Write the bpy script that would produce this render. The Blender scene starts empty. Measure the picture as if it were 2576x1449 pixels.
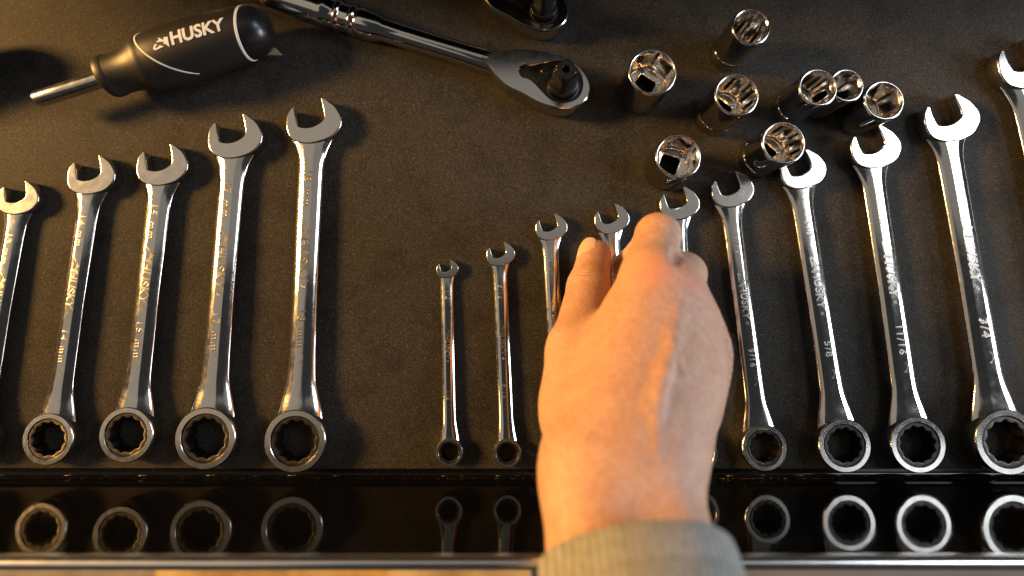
import bpy, bmesh, math, random
import numpy as np
from mathutils import Vector, Matrix

random.seed(7)
scn = bpy.context.scene
COL = scn.collection
R = math.radians
MM = 0.001

# ------------------------------------------------------------------ camera
HC = 315.0                 # camera height above the liner, mm
FPX, XP, YP = 1280.0, 1280.0, 659.0     # focal length and principal point, photo px (2575 wide)
TILT = R(5.0)
cam_d = bpy.data.cameras.new('camera')
cam = bpy.data.objects.new('camera', cam_d)
COL.objects.link(cam)
cam.location = (0, 0, HC * MM)
cam.rotation_euler = (TILT, 0, 0)
cam_d.sensor_width = 36.0
cam_d.lens = 36.0 * FPX / 2575.0
cam_d.shift_x = (1287.5 - XP) / 2575.0
cam_d.shift_y = -(724.5 - YP) / 2575.0
cam_d.clip_start = 0.01
cam_d.clip_end = 50
cam_d.dof.use_dof = True
cam_d.dof.focus_distance = 0.306
cam_d.dof.aperture_fstop = 3.3
scn.camera = cam

# ------------------------------------------------------------------ world and lamps
w = bpy.data.worlds.new('World')
scn.world = w
w.use_nodes = True
w.node_tree.nodes['Background'].inputs[0].default_value = (0.9, 0.95, 1.0, 1)
w.node_tree.nodes['Background'].inputs[1].default_value = 0.035
scn.view_settings.view_transform = 'Standard'
scn.view_settings.look = 'None'
scn.view_settings.exposure = 0.0
scn.view_settings.gamma = 1.0


def area(name, loc, target, sx, sy, power, color, roll=0.0):
    d = bpy.data.lights.new(name, 'AREA')
    d.shape = 'RECTANGLE'
    d.size, d.size_y = sx, sy
    d.energy = power
    d.color = color
    o = bpy.data.objects.new(name, d)
    COL.objects.link(o)
    o.location = loc
    q = (Vector(target) - Vector(loc)).to_track_quat('-Z', 'Y')
    o.rotation_euler = (q.to_matrix() @ Matrix.Rotation(roll, 3, 'Z')).to_euler()
    return o


# warm work lamp low on the left, cool window light high on the right, dim ceiling over the left
area('warm_lamp', (-2.10, 0.45, 1.00), (0.0, 0.0, 0.0), 0.44, 0.44, 138.0, (1.0, 0.53, 0.15))
wl = area('window_light', (1.32, 0.43, 1.20), (1.32, 0.43, 0.0), 0.80, 0.46, 12.5, (0.90, 0.95, 1.0))
wl.rotation_euler = (0, 0, R(12))
area('low_right_light', (1.55, -0.20, 0.46), (0.1, -0.03, 0.05), 0.55, 0.45, 18.0, (0.92, 0.95, 1.0))  # cool light added low on the right to brighten that side of the hand
# the ceiling: bright and warm over the left, dimmer over the middle, nothing above the photographer
for cx_, cy_, sx_, sy_, lum, gb in ((-1.9, 0.95, 2.4, 1.7, 0.37, (0.87, 0.68)), (0.75, 1.0, 2.9, 1.6, 0.25, (0.91, 0.80)), (-2.05, -0.5, 2.3, 1.2, 0.34, (0.87, 0.68))):
    cl = area('ceiling_light', (cx_, cy_, 2.2), (cx_, cy_, 0.0), sx_, sy_, lum * math.pi * sx_ * sy_, (1.0,) + gb)
    cl.rotation_euler = (0, 0, 0)


# ------------------------------------------------------------------ helpers
def P(X, Y, z=0.0):
    """photo pixel (2575 px wide picture) and height in mm -> world point in mm"""
    a = (X - XP) / FPX
    b = (YP - Y) / FPX
    st, ct = math.sin(TILT), math.cos(TILT)
    d = (a, st + b * ct, -ct + b * st)
    t = (z - HC) / d[2]
    return np.array((d[0] * t, d[1] * t, z))


def mesh_obj(name, verts, faces, mat=None, parent=None, smooth=True, sharp=35.0):
    me = bpy.data.meshes.new(name)
    me.from_pydata([tuple(float(c) * MM for c in v) for v in verts], [], [tuple(int(i) for i in f) for f in faces])
    me.update()
    if smooth:
        bm = bmesh.new()
        bm.from_mesh(me)
        bmesh.ops.recalc_face_normals(bm, faces=bm.faces[:])
        lim = R(sharp)
        big = [f for f in bm.faces if len(f.verts) > 12]
        if big:
            bmesh.ops.triangulate(bm, faces=big, ngon_method='EAR_CLIP')
        for f in bm.faces:
            f.smooth = True
        for e in bm.edges:
            if len(e.link_faces) == 2:
                try:
                    if e.calc_face_angle() > lim:
                        e.smooth = False
                except ValueError:
                    pass
        bm.to_mesh(me)
        bm.free()
    if mat:
        me.materials.append(mat)
    o = bpy.data.objects.new(name, me)
    COL.objects.link(o)
    if parent:
        o.parent = parent
    return o


def empty(name, loc, rz=0.0, label=None, cat=None, group=None):
    o = bpy.data.objects.new(name, None)
    o.empty_display_size = 0.01
    COL.objects.link(o)
    o.location = [float(c) * MM for c in loc]
    o.rotation_euler = (0, 0, rz)
    tag(o, label, cat, group)
    return o


def tag(o, label=None, cat=None, group=None, kind=None):
    if label: o['label'] = label
    if cat: o['category'] = cat
    if group: o['group'] = group
    if kind: o['kind'] = kind
    return o


class MB:
    def __init__(self):
        self.v, self.f = [], []

    def loops(self, loops, closed=True, cap0=False, cap1=False):
        base = []
        for lp in loops:
            base.append(len(self.v))
            self.v.extend(lp)
        n = len(loops[0])
        for a, b in zip(base[:-1], base[1:]):
            for i in range(n if closed else n - 1):
                j = (i + 1) % n
                self.f.append((a + i, a + j, b + j, b + i))
        if cap0: self.f.append(tuple(base[0] + i for i in range(n))[::-1])
        if cap1: self.f.append(tuple(base[-1] + i for i in range(n)))
        return base

    def build(self, name, mat, parent=None, sharp=35.0):
        return mesh_obj(name, self.v, self.f, mat, parent, True, sharp)


def circle(r, z, n=64, fn=None):
    out = []
    for i in range(n):
        t = 2 * math.pi * i / n
        rr = fn(t) if fn else r
        out.append((rr * math.cos(t), rr * math.sin(t), z))
    return out


def lathe_x(prof, n=48, sq=None):
    """profile list of (s, r) revolved round local X"""
    lps = []
    for s, r in prof:
        lp = []
        for i in range(n):
            t = 2 * math.pi * i / n
            lp.append((s, -r * math.sin(t), r * math.cos(t)))
        lps.append(lp)
    return lps


def smooth_profile(pts, step):
    """monotone-ish interpolation of (x, y) points, gaussian smoothed"""
    xs = np.array([p[0] for p in pts], float)
    ys = np.array([p[1] for p in pts], float)
    n = max(8, int((xs[-1] - xs[0]) / step) + 1)
    x = np.linspace(xs[0], xs[-1], n)
    y = np.interp(x, xs, ys)
    k = 2
    for _ in range(3):
        yp = np.pad(y, k, mode='edge')
        y2 = sum(yp[i:i + n] for i in range(2 * k + 1)) / (2 * k + 1)
        y2[0], y2[-1] = y[0], y[-1]
        y = y2
    return x, y


def catmull(pts, corner, sub=6, closed=True):
    """smooth closed polyline; corner indices stay sharp"""
    n = len(pts)
    out = []
    pts = [np.array(p, float) for p in pts]
    rng = range(n) if closed else range(n - 1)
    for i in rng:
        p1, p2 = pts[i], pts[(i + 1) % n]
        p0 = pts[(i - 1) % n] if i not in corner else p1 - (p2 - p1)
        j = (i + 1) % n
        p3 = pts[(i + 2) % n] if j not in corner else p2 + (p2 - p1)
        if not closed:
            if i == 0: p0 = p1 - (p2 - p1)
            if i == n - 2: p3 = p2 + (p2 - p1)
        if i in corner and j in corner:
            out.append(tuple(p1))
            continue
        for k in range(sub):
            t = k / sub
            out.append(tuple(0.5 * ((2 * p1) + (-p0 + p2) * t + (2 * p0 - 5 * p1 + 4 * p2 - p3) * t * t
                                    + (-p0 + 3 * p1 - 3 * p2 + p3) * t ** 3)))
    if not closed:
        out.append(tuple(pts[-1]))
    return out


def inset(loop, d, wt=None):
    """move a 2D CCW loop inwards by d along vertex normals"""
    n = len(loop)
    out = []
    for i in range(n):
        a, b, c = np.array(loop[i - 1]), np.array(loop[i]), np.array(loop[(i + 1) % n])
        e1, e2 = b - a, c - b
        n1 = np.array((-e1[1], e1[0])) / (np.linalg.norm(e1) + 1e-9)
        n2 = np.array((-e2[1], e2[0])) / (np.linalg.norm(e2) + 1e-9)
        m = n1 + n2
        l = np.linalg.norm(m)
        m = m / l if l > 1e-6 else n1
        k = 1.0 / max(0.6, float(np.dot(m, n1)))
        out.append(tuple(b + m * d * k * (wt[i] if wt is not None else 1.0)))
    return out


def prism(mb, loop, z0, z1, e, seg=3, wt=None):
    """extruded outline with rounded upper and lower edges"""
    lps = []
    for k in range(seg + 1):
        a = (math.pi / 2) * k / seg
        il = inset(loop, e * (1 - math.sin(a)), wt)
        lps.append([(x, y, z0 + e * (1 - math.cos(a))) for x, y in il])
    for k in range(seg + 1):
        a = (math.pi / 2) * k / seg
        il = inset(loop, e * (1 - math.cos(a)), wt)
        lps.append([(x, y, z1 - e * (1 - math.sin(a))) for x, y in il])
    lps.append([(x, y, z1) for x, y in inset(loop, e * 1.25 + 0.05, wt)])
    mb.loops(lps, True, True, True)


# ------------------------------------------------------------------ materials
def new_mat(name):
    m = bpy.data.materials.new(name)
    m.use_nodes = True
    nt = m.node_tree
    b = nt.nodes['Principled BSDF']
    return m, nt, b


def N(nt, typ, **kw):
    n = nt.nodes.new(typ)
    for k, v in kw.items():
        if k in n.inputs.keys():
            n.inputs[k].default_value = v
        else:
            setattr(n, k, v)
    return n


def coords(nt, scale=1000.0, world=False):
    if world:
        g = nt.nodes.new('ShaderNodeNewGeometry')
        src = g.outputs['Position']
    else:
        g = nt.nodes.new('ShaderNodeTexCoord')
        src = g.outputs['Object']
    mp = nt.nodes.new('ShaderNodeMapping')
    mp.inputs['Scale'].default_value = (scale,) * 3
    nt.links.new(src, mp.inputs['Vector'])
    return mp.outputs['Vector']


def ramp(nt, src, stops):
    r = nt.nodes.new('ShaderNodeValToRGB')
    el = r.color_ramp.elements
    while len(el) < len(stops): el.new(0.5)
    for e, (p, c) in zip(el, stops):
        e.position = p
        e.color = c if len(c) == 4 else (*c, 1)
    nt.links.new(src, r.inputs[0])
    return r.outputs[0]


def g4(v): return (v, v, v, 1)


def metal(name, col, r0, r1, bump=0.03, scale=0.35, fine=0.0):
    m, nt, b = new_mat(name)
    b.inputs['Metallic'].default_value = 1.0
    b.inputs['Base Color'].default_value = (*col, 1)
    v = coords(nt)
    n = N(nt, 'ShaderNodeTexNoise', Scale=0.22, Detail=6.0, Roughness=0.6)
    nt.links.new(v, n.inputs['Vector'])
    rr = ramp(nt, n.outputs['Fac'], [(0.35, g4(r0)), (0.7, g4(r1))])
    nt.links.new(rr, b.inputs['Roughness'])
    n2 = N(nt, 'ShaderNodeTexNoise', Scale=scale, Detail=2.0)
    nt.links.new(v, n2.inputs['Vector'])
    bp = N(nt, 'ShaderNodeBump', Strength=bump, Distance=0.001)
    nt.links.new(n2.outputs['Fac'], bp.inputs['Height'])
    last = bp
    if fine > 0:
        mp = nt.nodes.new('ShaderNodeMapping')
        mp.inputs['Scale'].default_value = (6, 0.5, 6)
        nt.links.new(v, mp.inputs['Vector'])
        n3 = N(nt, 'ShaderNodeTexNoise', Scale=1.5, Detail=3.0)
        nt.links.new(mp.outputs[0], n3.inputs['Vector'])
        b3 = N(nt, 'ShaderNodeBump', Strength=fine, Distance=0.0004)
        nt.links.new(n3.outputs['Fac'], b3.inputs['Height'])
        nt.links.new(bp.outputs[0], b3.inputs['Normal'])
        last = b3
    nt.links.new(last.outputs[0], b.inputs['Normal'])
    return m


CHROME = metal('polished_chrome', (0.63, 0.615, 0.59), 0.10, 0.16, 0.008, 0.07)
SATIN = metal('satin_chrome', (0.64, 0.625, 0.60), 0.14, 0.19, 0.006, 0.07, 0.006)
RINGM = metal('worn_chrome', (0.60, 0.585, 0.56), 0.18, 0.27, 0.006, 0.07, 0.008)
SOCK = metal('socket_chrome', (0.52, 0.51, 0.49), 0.04, 0.08, 0.006, 0.08)
BORE = metal('bore_steel', (0.80, 0.74, 0.67), 0.14, 0.22, 0.01, 0.2)
STAMP = metal('stamped_relief', (0.30, 0.285, 0.265), 0.30, 0.40, 0.01, 0.3)
GEAR = metal('gear_steel', (0.075, 0.07, 0.065), 0.34, 0.46, 0.05, 0.6)
DARK = metal('blackened_steel', (0.055, 0.052, 0.05), 0.28, 0.42, 0.05, 0.6)
TRIM = metal('trim_steel', (0.78, 0.77, 0.76), 0.20, 0.24, 0.0, 0.1)

# drawer liner: dark foam with fine glittering grain and faint smudges
LINER, nt, b = new_mat('liner_foam')
v = coords(nt, 1000.0, True)
n1 = N(nt, 'ShaderNodeTexVoronoi', Scale=3.4)
nt.links.new(v, n1.inputs['Vector'])
sep = nt.nodes.new('ShaderNodeSeparateColor')
nt.links.new(n1.outputs['Color'], sep.inputs[0])
c1 = ramp(nt, sep.outputs[0], [(0.0, (0.010, 0.0093, 0.0085)), (0.45, (0.030, 0.0275, 0.0245)), (0.82, (0.047, 0.0435, 0.039)), (0.98, (0.085, 0.078, 0.069))])
n2 = N(nt, 'ShaderNodeTexNoise', Scale=0.035, Detail=5.0, Roughness=0.62)
nt.links.new(v, n2.inputs['Vector'])
c2 = ramp(nt, n2.outputs['Fac'], [(0.34, g4(0.68)), (0.52, g4(1.0))])
mx = N(nt, 'ShaderNodeMix', data_type='RGBA', blend_type='MULTIPLY')
mx.inputs['Factor'].default_value = 1.0
nt.links.new(c1, mx.inputs['A'])
nt.links.new(c2, mx.inputs['B'])
vor = N(nt, 'ShaderNodeTexVoronoi', Scale=3.1)
nt.links.new(v, vor.inputs['Vector'])
sep2 = nt.nodes.new('ShaderNodeSeparateColor')
nt.links.new(vor.outputs['Color'], sep2.inputs[0])
fl = ramp(nt, sep2.outputs[1], [(0.982, g4(0)), (0.990, g4(1))])
mx2 = N(nt, 'ShaderNodeMix', data_type='RGBA', blend_type='MIX')
nt.links.new(fl, mx2.inputs['Factor'])
nt.links.new(mx.outputs['Result'], mx2.inputs['A'])
mx2.inputs['B'].default_value = (0.16, 0.145, 0.125, 1)
nt.links.new(mx2.outputs['Result'], b.inputs['Base Color'])
b.inputs['Roughness'].default_value = 0.62
b.inputs['Specular IOR Level'].default_value = 0.12
bp = N(nt, 'ShaderNodeBump', Strength=0.35, Distance=0.0003)
nt.links.new(sep.outputs[1], bp.inputs['Height'])
nt.links.new(bp.outputs[0], b.inputs['Normal'])


def plastic(name, col, rough, grain=0.0, gs=3.0, coat=0.0):
    m, nt, b = new_mat(name)
    v = coords(nt)
    n = N(nt, 'ShaderNodeTexNoise', Scale=gs, Detail=3.0)
    nt.links.new(v, n.inputs['Vector'])
    c = ramp(nt, n.outputs['Fac'], [(0.3, tuple(x * 0.8 for x in col)), (0.7, tuple(x * 1.2 for x in col))])
    nt.links.new(c, b.inputs['Base Color'])
    b.inputs['Roughness'].default_value = rough
    b.inputs['Coat Weight'].default_value = coat
    if grain > 0:
        bp = N(nt, 'ShaderNodeBump', Strength=grain, Distance=0.0003)
        nt.links.new(n.outputs['Fac'], bp.inputs['Height'])
        nt.links.new(bp.outputs[0], b.inputs['Normal'])
    return m


RUBBER = plastic('black_rubber', (0.016, 0.015, 0.014), 0.42, 0.35, 2.2)
CAPBLK = plastic('black_plastic', (0.010, 0.010, 0.011), 0.30, 0.05, 2.0)
WHITE = plastic('white_plastic', (0.72, 0.71, 0.69), 0.45)
TABM = plastic('tab_plastic', (0.30, 0.25, 0.16), 0.4)
PAINT, nt, b = new_mat('gloss_black_paint')
v = coords(nt, 1000.0, True)
b.inputs['Base Color'].default_value = (0.0035, 0.0034, 0.0036, 1)
b.inputs['Specular IOR Level'].default_value = 0.19
nn = N(nt, 'ShaderNodeTexNoise', Scale=0.05, Detail=5.0)
nt.links.new(v, nn.inputs['Vector'])
nt.links.new(ramp(nt, nn.outputs['Fac'], [(0.4, g4(0.045)), (0.75, g4(0.10))]), b.inputs['Roughness'])
nb = N(nt, 'ShaderNodeTexNoise', Scale=0.09, Detail=1.0)
nt.links.new(v, nb.inputs['Vector'])
bp = N(nt, 'ShaderNodeBump', Strength=0.02, Distance=0.001)
nt.links.new(nb.outputs['Fac'], bp.inputs['Height'])
nt.links.new(bp.outputs[0], b.inputs['Normal'])

# skin
SKIN, nt, b = new_mat('skin')
v = coords(nt, 1000.0, True)
n1 = N(nt, 'ShaderNodeTexNoise', Scale=0.09, Detail=5.0, Roughness=0.65)
nt.links.new(v, n1.inputs['Vector'])
c1 = ramp(nt, n1.outputs['Fac'], [(0.30, (0.53, 0.305, 0.21)), (0.70, (0.61, 0.385, 0.285))])
n2 = N(nt, 'ShaderNodeTexNoise', Scale=0.45, Detail=5.0, Roughness=0.75)
nt.links.new(v, n2.inputs['Vector'])
mx = N(nt, 'ShaderNodeMix', data_type='RGBA', blend_type='MULTIPLY')
mx.inputs['Factor'].default_value = 1.0
nt.links.new(c1, mx.inputs['A'])
nt.links.new(ramp(nt, n2.outputs['Fac'], [(0.32, (0.84, 0.78, 0.76)), (0.68, (1.06, 1.07, 1.08))]), mx.inputs['B'])
skin_last = mx.outputs['Result']


def skin_patch(center, rad, col, amt):
    """a patch of redder skin over a knuckle"""
    global skin_last
    g = nt.nodes.new('ShaderNodeNewGeometry')
    d = N(nt, 'ShaderNodeVectorMath', operation='DISTANCE')
    nt.links.new(g.outputs['Position'], d.inputs[0])
    d.inputs[1].default_value = tuple(float(c) * MM for c in center)
    mr = N(nt, 'ShaderNodeMapRange', interpolation_type='SMOOTHSTEP')
    nt.links.new(d.outputs['Value'], mr.inputs['Value'])
    mr.inputs['From Min'].default_value = rad * MM
    mr.inputs['From Max'].default_value = rad * 0.2 * MM
    mr.inputs['To Max'].default_value = amt
    m = N(nt, 'ShaderNodeMix', data_type='RGBA', blend_type='MIX')
    nt.links.new(mr.outputs['Result'], m.inputs['Factor'])
    nt.links.new(skin_last, m.inputs['A'])
    m.inputs['B'].default_value = (*col, 1)
    skin_last = m.outputs['Result']


skin_patch(P(1640, 668, 90), 17, (0.72, 0.26, 0.17), 0.42)
skin_patch(P(1736, 716, 84), 11, (0.72, 0.26, 0.17), 0.5)
skin_patch(P(1655, 545, 52), 13, (0.55, 0.24, 0.18), 0.35)
skin_patch(P(1520, 660, 24), 12, (0.58, 0.20, 0.15), 0.45)
nt.links.new(skin_last, b.inputs['Base Color'])
b.inputs['Roughness'].default_value = 0.46
b.inputs['Specular IOR Level'].default_value = 0.4
b.inputs['Subsurface Weight'].default_value = 0.22
b.inputs['Subsurface Radius'].default_value = (1.0, 0.35, 0.2)
b.inputs['Subsurface Scale'].default_value = 0.003
vo = N(nt, 'ShaderNodeTexVoronoi', Scale=0.75, feature='DISTANCE_TO_EDGE')
nt.links.new(v, vo.inputs['Vector'])
bp1 = N(nt, 'ShaderNodeBump', Strength=0.30, Distance=0.0006)
nt.links.new(ramp(nt, vo.outputs['Distance'], [(0.0, g4(0)), (0.25, g4(1))]), bp1.inputs['Height'])
nw = N(nt, 'ShaderNodeTexNoise', Scale=0.22, Detail=4.0)
nt.links.new(v, nw.inputs['Vector'])
bp2 = N(nt, 'ShaderNodeBump', Strength=0.10, Distance=0.0015)
nt.links.new(nw.outputs['Fac'], bp2.inputs['Height'])
nt.links.new(bp1.outputs[0], bp2.inputs['Normal'])
last = bp2


def skin_folds(center, rad, direction, spacing, strength):
    """fine folds over a finger joint"""
    global last
    g = nt.nodes.new('ShaderNodeNewGeometry')
    d = N(nt, 'ShaderNodeVectorMath', operation='DISTANCE')
    nt.links.new(g.outputs['Position'], d.inputs[0])
    d.inputs[1].default_value = tuple(float(c) * MM for c in center)
    mr = N(nt, 'ShaderNodeMapRange', interpolation_type='SMOOTHSTEP')
    nt.links.new(d.outputs['Value'], mr.inputs['Value'])
    mr.inputs['From Min'].default_value = rad * MM
    mr.inputs['From Max'].default_value = rad * 0.45 * MM
    mr.inputs['To Max'].default_value = 1.0
    wv = N(nt, 'ShaderNodeTexWave', Scale=0.314 / spacing, Distortion=1.6, Detail=2.0, bands_direction=direction)
    wv.inputs['Detail Scale'].default_value = 1.5
    nt.links.new(v, wv.inputs['Vector'])
    mu = N(nt, 'ShaderNodeMath', operation='MULTIPLY')
    nt.links.new(wv.outputs['Fac'], mu.inputs[0])
    nt.links.new(mr.outputs['Result'], mu.inputs[1])
    bb = N(nt, 'ShaderNodeBump', Strength=strength, Distance=0.0009)
    nt.links.new(mu.outputs[0], bb.inputs['Height'])
    nt.links.new(last.outputs[0], bb.inputs['Normal'])
    last = bb


skin_folds(P(1474, 700, 48), 8, 'Y', 1.5, 0.22)
skin_folds(P(1654, 590, 66), 11, 'Y', 2.6, 0.10)
nt.links.new(last.outputs[0], b.inputs['Normal'])

NAIL, nt, b = new_mat('finger_nail')
b.inputs['Base Color'].default_value = (0.70, 0.47, 0.36, 1)
b.inputs['Roughness'].default_value = 0.28
b.inputs['Subsurface Weight'].default_value = 0.2
b.inputs['Subsurface Radius'].default_value = (1.0, 0.35, 0.2)
b.inputs['Subsurface Scale'].default_value = 0.002
HAIR, nt, b = new_mat('body_hair')
b.inputs['Base Color'].default_value = (0.05, 0.03, 0.02, 1)

# knitted sleeve
CLOTH, nt, b = new_mat('sleeve_knit')
v = coords(nt, 1000.0, True)
wv = N(nt, 'ShaderNodeTexWave', Scale=0.13, Distortion=1.6, Detail=2.0, bands_direction='X')
wv.inputs['Detail Scale'].default_value = 1.2
nt.links.new(v, wv.inputs['Vector'])
nz = N(nt, 'ShaderNodeTexNoise', Scale=0.38, Detail=5.0, Roughness=0.75)
nt.links.new(v, nz.inputs['Vector'])
mx = N(nt, 'ShaderNodeMix', data_type='RGBA', blend_type='MIX')
mx.inputs['Factor'].default_value = 0.74
nt.links.new(wv.outputs['Color'], mx.inputs['A'])
nt.links.new(nz.outputs['Color'], mx.inputs['B'])
cc = ramp(nt, mx.outputs['Result'], [(0.32, (0.12, 0.124, 0.117)), (0.66, (0.34, 0.345, 0.332))])
nt.links.new(cc, b.inputs['Base Color'])
b.inputs['Roughness'].default_value = 0.9
b.inputs['Sheen Weight'].default_value = 0.25
bp = N(nt, 'ShaderNodeBump', Strength=0.5, Distance=0.0008)
nt.links.new(mx.outputs['Result'], bp.inputs['Height'])
nt.links.new(bp.outputs[0], b.inputs['Normal'])

FLOORM, nt, b = new_mat('floor_concrete')
v = coords(nt, 1.0, True)
nz = N(nt, 'ShaderNodeTexNoise', Scale=3.0, Detail=6.0)
nt.links.new(v, nz.inputs['Vector'])
nt.links.new(ramp(nt, nz.outputs['Fac'], [(0.3, (0.10, 0.094, 0.088)), (0.7, (0.17, 0.16, 0.15))]), b.inputs['Base Color'])
b.inputs['Roughness'].default_value = 0.45
STANDIN, nt, b = new_mat('tan_stand_in')
v = coords(nt, 1000.0, True)
nz = N(nt, 'ShaderNodeTexNoise', Scale=0.011, Detail=3.0)
nt.links.new(v, nz.inputs['Vector'])
nt.links.new(ramp(nt, nz.outputs['Fac'], [(0.35, (0.24, 0.165, 0.075)), (0.65, (0.50, 0.36, 0.17))]), b.inputs['Base Color'])
b.inputs['Roughness'].default_value = 0.8

# ------------------------------------------------------------------ drawer, liner, floor
yb = -102.7           # inner face of the drawer front
yl = float(P(1288, 1180, 0)[1])            # near edge of the liner
zl = 97.0                                  # top of the drawer front
XW = 430.0
fl = empty('floor', (0, 0, -720))
tag(fl, kind='structure')
COL.objects.unlink(fl)
bpy.data.objects.remove(fl)
o = mesh_obj('floor', [(-4000, -4000, -720), (4000, -4000, -720), (4000, 4000, -720), (-4000, 4000, -720)], [(0, 1, 2, 3)], FLOORM, None, False)
tag(o, kind='structure')

def fpt(X, z=-712): return P(X, 1430, z)
def sheet(name, X0, X1, z0, z1, mat, label, rz, cat):
    a, b_ = P(X0, 1430, z1), P(X1, 1430, z1)
    wd = (b_[0] - a[0]) / 2
    mb = MB()
    lp = [(x, y) for x, y in ((-wd, -160), (wd, -160), (wd, 170), (-wd, 170))]
    prism(mb, lp, z0, z1, 2.0, 2)
    o = mb.build(name, mat, None, 40)
    o.location = ((a[0] + b_[0]) / 2 * MM, a[1] * MM, 0)
    o.rotation_euler = (0, 0, R(rz))
    return tag(o, label, cat)


GREYM = plastic('stand_in_board', (0.20, 0.19, 0.18), .6, 0, .02)  # floor pieces added as stand-ins for blurred grey and golden patches
sheet('stand_in_board', -260, 412, -719, -700, GREYM, 'stand-in grey board added on the floor below the drawer at the lower left corner', 4, 'board')
sheet('stand_in_sheet', 392, 1000, -719, -692, STANDIN, 'stand-in golden sheet added on the floor below the 18 mm wrench', -4, 'cardboard')
sheet('stand_in_box', 975, 1335, -719, -610, STANDIN, 'stand-in tan box added on the floor just left of the sleeve', 2, 'box')

drawer = empty('drawer', (0, 0, -4), 0, 'black glossy steel tool drawer with a bright steel top edge, holding all the tools', 'drawer')


def strip(path, x0, x1, nx=2):
    mb = MB()
    lps = []
    for i in range(nx):
        x = x0 + (x1 - x0) * i / (nx - 1)
        lps.append([(x, y, z) for y, z in path])
    mb.loops(lps, False)
    return mb


pan = [(620, -2.2 + 4), (yb + 3, -2.2 + 4)]
mb = strip([(620, -2.2), (yb + 3.4, -2.2)], -XW, XW)
mb2 = strip([(620, -3.4), (yb + 2.2, -3.4)], -XW, XW)
o = mb.build('drawer_floor', PAINT, drawer); o.location = (0, 0, 0.004)
arc = [(yb + 3.4 - 3.4 * math.sin(a), 1.2 - 3.4 * math.cos(a)) for a in np.linspace(0, math.pi / 2, 9)]
front = [(yb + 6, -2.25)] + arc + [(yb, 40), (yb, zl - 2.0), (yb - 1.2, zl - 1.0), (yb - 2.4, zl - 1.6), (yb - 2.4, -30), (yb + 6, -30), (yb + 6, -2.25)]
front[0] = (yb + 6, -2.3)
mb = strip(front, -XW, XW)
o = mb.build('front_wall', PAINT, drawer, 50); o.location = (0, 0, 0.004)
tr = [(yb + 0.2, zl - 4.2)] + [(yb - 2.3 + 2.6 * math.cos(a), zl - 1.2 + 2.4 * math.sin(a)) for a in np.linspace(0, math.pi, 15)] + [(yb - 4.9, zl - 9)]
mb = strip(tr, -XW, XW)
o = mb.build('top_trim', TRIM, drawer, 60); o.location = (0, 0, 0.004)

# unseen tool chest body, added beyond the frame for shade and dark reflections
mb = MB()
def rrect(x0, x1, y0, y1, r=4.0):
    o_ = []
    for cx_, cy_, a0 in ((x1 - r, y1 - r, 0), (x0 + r, y1 - r, 90), (x0 + r, y0 + r, 180), (x1 - r, y0 + r, 270)):
        for q in range(5):
            a = R(a0 + 90 * q / 4)
            o_.append((cx_ + r * math.cos(a), cy_ + r * math.sin(a)))
    return o_
prism(mb, rrect(-455, 455, 217, 700), 108, 170, 3.0, 3)
chest = mb.build('unseen_tool_chest', PAINT, None, 40)
tag(chest, 'unseen black tool chest body added behind the open drawer for shade and dark reflections', 'tool chest')

# liner mat: one sheet with a rounded, slightly wavering near edge
mb = MB()
xs = np.linspace(-XW + 4, XW - 4, 120)
wob = np.cumsum(np.random.RandomState(3).normal(0, 0.05, 120)); wob -= wob.mean()
lps = []
for x, q in zip(xs, wob * 0.6):
    y0 = yl + q
    lps.append([(x, 600, 0), (x, y0 + 1.0, 0), (x, y0 + 0.3, -0.25), (x, y0, -0.9), (x, y0, -2.0)])
mb.loops(lps, False)
o = mb.build('drawer_liner', LINER, None, 80)
tag(o, 'dark grainy foam liner mat covering the bottom of the drawer under the tools', 'liner mat')


# ------------------------------------------------------------------ lettering
_text = {}


def text_mesh(body, bold=0.0, shear=0.0, spacing=1.0, relief=False):
    """flat-topped raised letters: verts in units of cap height (x from 0), faces"""
    key = (body, bold, shear, spacing, relief)
    if key in _text: return _text[key]
    c = bpy.data.curves.new('lettering', 'FONT')
    c.body = body
    c.size = 1.0
    c.extrude = 0.02 if relief else 0.5
    if relief:
        c.bevel_depth = 0.055
        c.bevel_resolution = 1
    c.offset = bold
    c.shear = shear
    c.space_character = spacing
    c.resolution_u = 3
    ob = bpy.data.objects.new('lettering', c)
    COL.objects.link(ob)
    dg = bpy.context.evaluated_depsgraph_get()
    me = bpy.data.meshes.new_from_object(ob.evaluated_get(dg))
    vs = np.array([v.co[:] for v in me.vertices])
    fs = [tuple(p.vertices) for p in me.polygons]
    bpy.data.objects.remove(ob)
    bpy.data.curves.remove(c)
    bpy.data.meshes.remove(me)
    vs[:, 0] -= vs[:, 0].min()
    y0, y1 = vs[:, 1].min(), vs[:, 1].max()
    vs[:, 1] = (vs[:, 1] - (y0 + y1) / 2) / (y1 - y0)
    vs[:, 0] /= (y1 - y0)
    vs[:, 2] /= np.abs(vs[:, 2]).max() * 2
    _text[key] = (vs, fs)
    return vs, fs


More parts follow.
